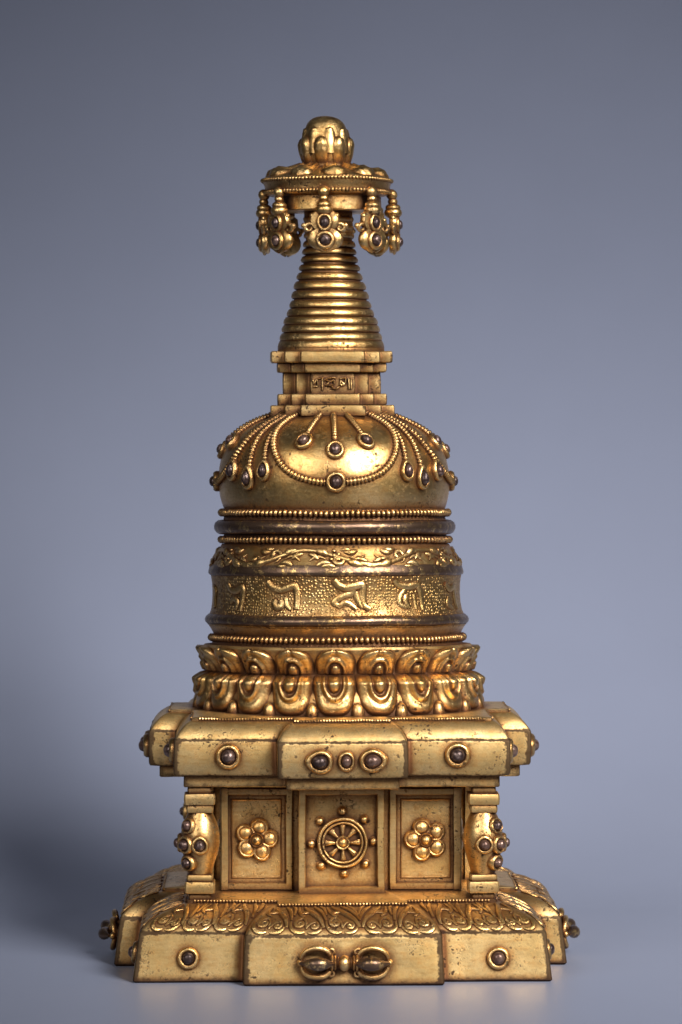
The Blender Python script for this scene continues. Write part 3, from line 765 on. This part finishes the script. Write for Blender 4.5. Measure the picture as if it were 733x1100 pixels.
# ---- pendants around the rim
for i in range(8):
    th = math.radians(-4.5 + 45 * i); o = Vector((sin(th), -cos(th), 0)); rt = Vector((cos(th), sin(th), 0)); R = 67.5
    def P(x, z, out=0.): return o * (R + out * 1.15) + rt * x * 1.32 + Vector((0, 0, 812 + (z - 812) * 1.09))
    mb = MB()
    mb.ball(P(0, 812.5, 1), 6.2, 14, 9); mb.ball(P(0, 805.5, 1.5), 5.2, 14, 8, sc=(1, 1, .9)); mb.ball(P(0, 799.5, 1.5), 8.2, 14, 8, sc=(1, 1, .6)); mb.ball(P(0, 794.5, 1.5), 9.6, 14, 8, sc=(1, 1, .7))
    # plate behind the stones
    def plate(cx, cz, rx, rz, thick, out):
        rings = []
        for f, y in ((.9, -thick), (1., -thick * .5), (1., thick * .4), (.92, thick), (.5, thick * 1.15), (.05, thick * 1.2)):
            rings.append([P(cx + rx * f * cos(2 * PI * j / 24), cz + rz * f * sin(2 * PI * j / 24), out + y) for j in range(24)])
        mb.loft(rings, (True, True))
    plate(0, 784, 11.8, 12, 3.2, 1); plate(0, 766.5, 14, 12.2, 3.4, 1)
    for q in (-1, 1):
        c = spiral(q * 12.0, 777, 5.2, PI if q > 0 else 0, 1.05, -q, 16, .25)
        mb.tube([P(x, z, 1.5) for x, z in c], [2.6 - .05 * j for j in range(len(c))], o, None, 8)
        mb.ball(P(q * 16.5, 779.5, 1.2), 3.0, 10, 8); mb.ball(P(q * 9.5, 789, 1.2), 3.2, 10, 8)
        mb.tube([P(q * x, z, 2.2) for x, z in bez([(4, 774.5), (12, 775), (13, 764), (9.5, 757), (1, 754.5)], 14)], 1.8, o, None, 7)
    pd = mb.build('pendant', M_mid, root, sharp=55)
    jewel(pd, P(0, 782.5, 4.2), o, UPZ, 8.0, 9.8, h=6.5); jewel(pd, P(0, 765.5, 4.4), o, UPZ, 10.0, 10, h=6.5)

# ---- lotus-bud finial
mb = MB()
BP = [(22, 841), (24, 846), (26, 856), (26.5, 864), (25, 872), (23.2, 879), (21.6, 884), (19.3, 889), (15.2, 893.4), (9.5, 896), (3, 897), (.05, 897.1)]
mb.lathe([cr(BP, i / 40) for i in range(41)], 64); mb.lathe([(26, 840), (27.5, 842), (27, 845), (24, 846.5)], 64)
bud = mb.build('lotus_bud', M_relief, root, sharp=0)
def bud_petal(t0, outer):
    mb = MB(); hwid = PI / 8 if outer else PI / 8
    def fn(u, v):
        a = 2 * u - 1
        W = (sup(max(0, (v - .30) / .70), 2.4) * .985 + .015) * (1. if outer else .98)
        if outer:
            z = lerp(841.5, 874.5, v); rb = 22.0 + 6.0 * sin(PI * min(1, v * 1.05) * .66) + .6 * sst(.84, 1, v) * (1 - a * a)
        else:
            z = lerp(856, 884.5, v); rb = 25.2 - 2.6 * sst(.3, .9, v) - .9 * v + 1.0 * sst(.82, 1, v) * (1 - a * a)
        h = (5.4 if outer else 3.6) * (1 - abs(a) ** 2.2) * (1 - .45 * sst(.72, 1., v)) - 2.4 * abs(a) ** 8
        h += 1.0 * math.exp(-((abs(a) - .82) / .1) ** 2) * sst(.4, .7, v)
        th = t0 + hwid * W * a; r = rb - 1.6 + h - (2.6 if outer else 3.4) * sst(.90, 1., v) ** 1.5 + .5 * (1 - a * a) * sst(.6, .85, v) - (.9 if outer else -.9)
        return (r * sin(th), -r * cos(th), z)
    mb.grid(fn, 28, 28); mb.build('lotus_petal', M_petal, bud, sharp=0)
for i in range(8):
    bud_petal(math.radians(-14 + 45 * i), True); bud_petal(math.radians(8.5 + 45 * i), False)

# ------------------------------------------------------------------ the setting: one seamless paper sweep
YB, RB, W = 300., 800., 6000.
mb = MB(); prof = [(-4500, 0), (-2500, 0), (-1000, 0), (0, 0), (YB, 0)]
for i in range(1, 17):
    t = i / 16 * PI / 2; prof.append((YB + RB * sin(t), RB * (1 - cos(t))))
prof += [(YB + RB, 1500), (YB + RB, 3200)]
mb.grid(lambda u, v: (lerp(-W / 2, W / 2, u), prof[int(round(v * (len(prof) - 1)))][0], prof[int(round(v * (len(prof) - 1)))][1]), 12, len(prof) - 1)
bd = mb.build('backdrop', paper('grey_blue_paper', (.195, .220, .305), .42), None, sharp=0, wobble=False)
bd['kind'] = 'structure'

# ------------------------------------------------------------------ light
def area(name, loc, target, size, energy, col, sy=None):
    l = bpy.data.lights.new(name, 'AREA'); l.energy = energy; l.color = col; l.size = size * S
    if sy: l.shape = 'RECTANGLE'; l.size_y = sy * S
    o = bpy.data.objects.new(name, l); COL.objects.link(o); o.location = Vector(loc) * S
    o.rotation_euler = (Vector(target) * S - o.location).to_track_quat('-Z', 'Y').to_euler(); return o
key = area('key_softbox', (1700, -2300, 2050), (480, 0, 330), 1500, 2.15, (1, .955, .90), 1500); key.data.spread = math.radians(48)
area('fill_softbox', (-1500, -2350, 1600), (150, 0, 450), 1500, .40, (1, .96, .92), 1500).data.spread = math.radians(52)
w = bpy.data.worlds.new('World'); scene.world = w; w.use_nodes = True
w.node_tree.nodes['Background'].inputs[0].default_value = (.55, .6, .75, 1); w.node_tree.nodes['Background'].inputs[1].default_value = .045

# ------------------------------------------------------------------ camera
cam = bpy.data.cameras.new('camera'); co = bpy.data.objects.new('camera', cam); COL.objects.link(co); scene.camera = co
cam.sensor_fit = 'VERTICAL'; cam.sensor_height = 36; cam.lens = 36 * D / 1100
co.location = (0, -D * S, ZC * S); co.rotation_euler = (PI / 2, 0, 0)
cam.shift_x = 2.5 / 1100; cam.shift_y = -125 / 1100
cam.clip_start = .01; cam.clip_end = 50
cam.dof.use_dof = True; cam.dof.focus_distance = (D - 150) * S; cam.dof.aperture_fstop = 22
scene.render.resolution_x = 682; scene.render.resolution_y = 1024
scene.view_settings.view_transform = 'Standard'; scene.view_settings.look = 'None'; scene.view_settings.exposure = 0
scene.cycles.use_denoising = True
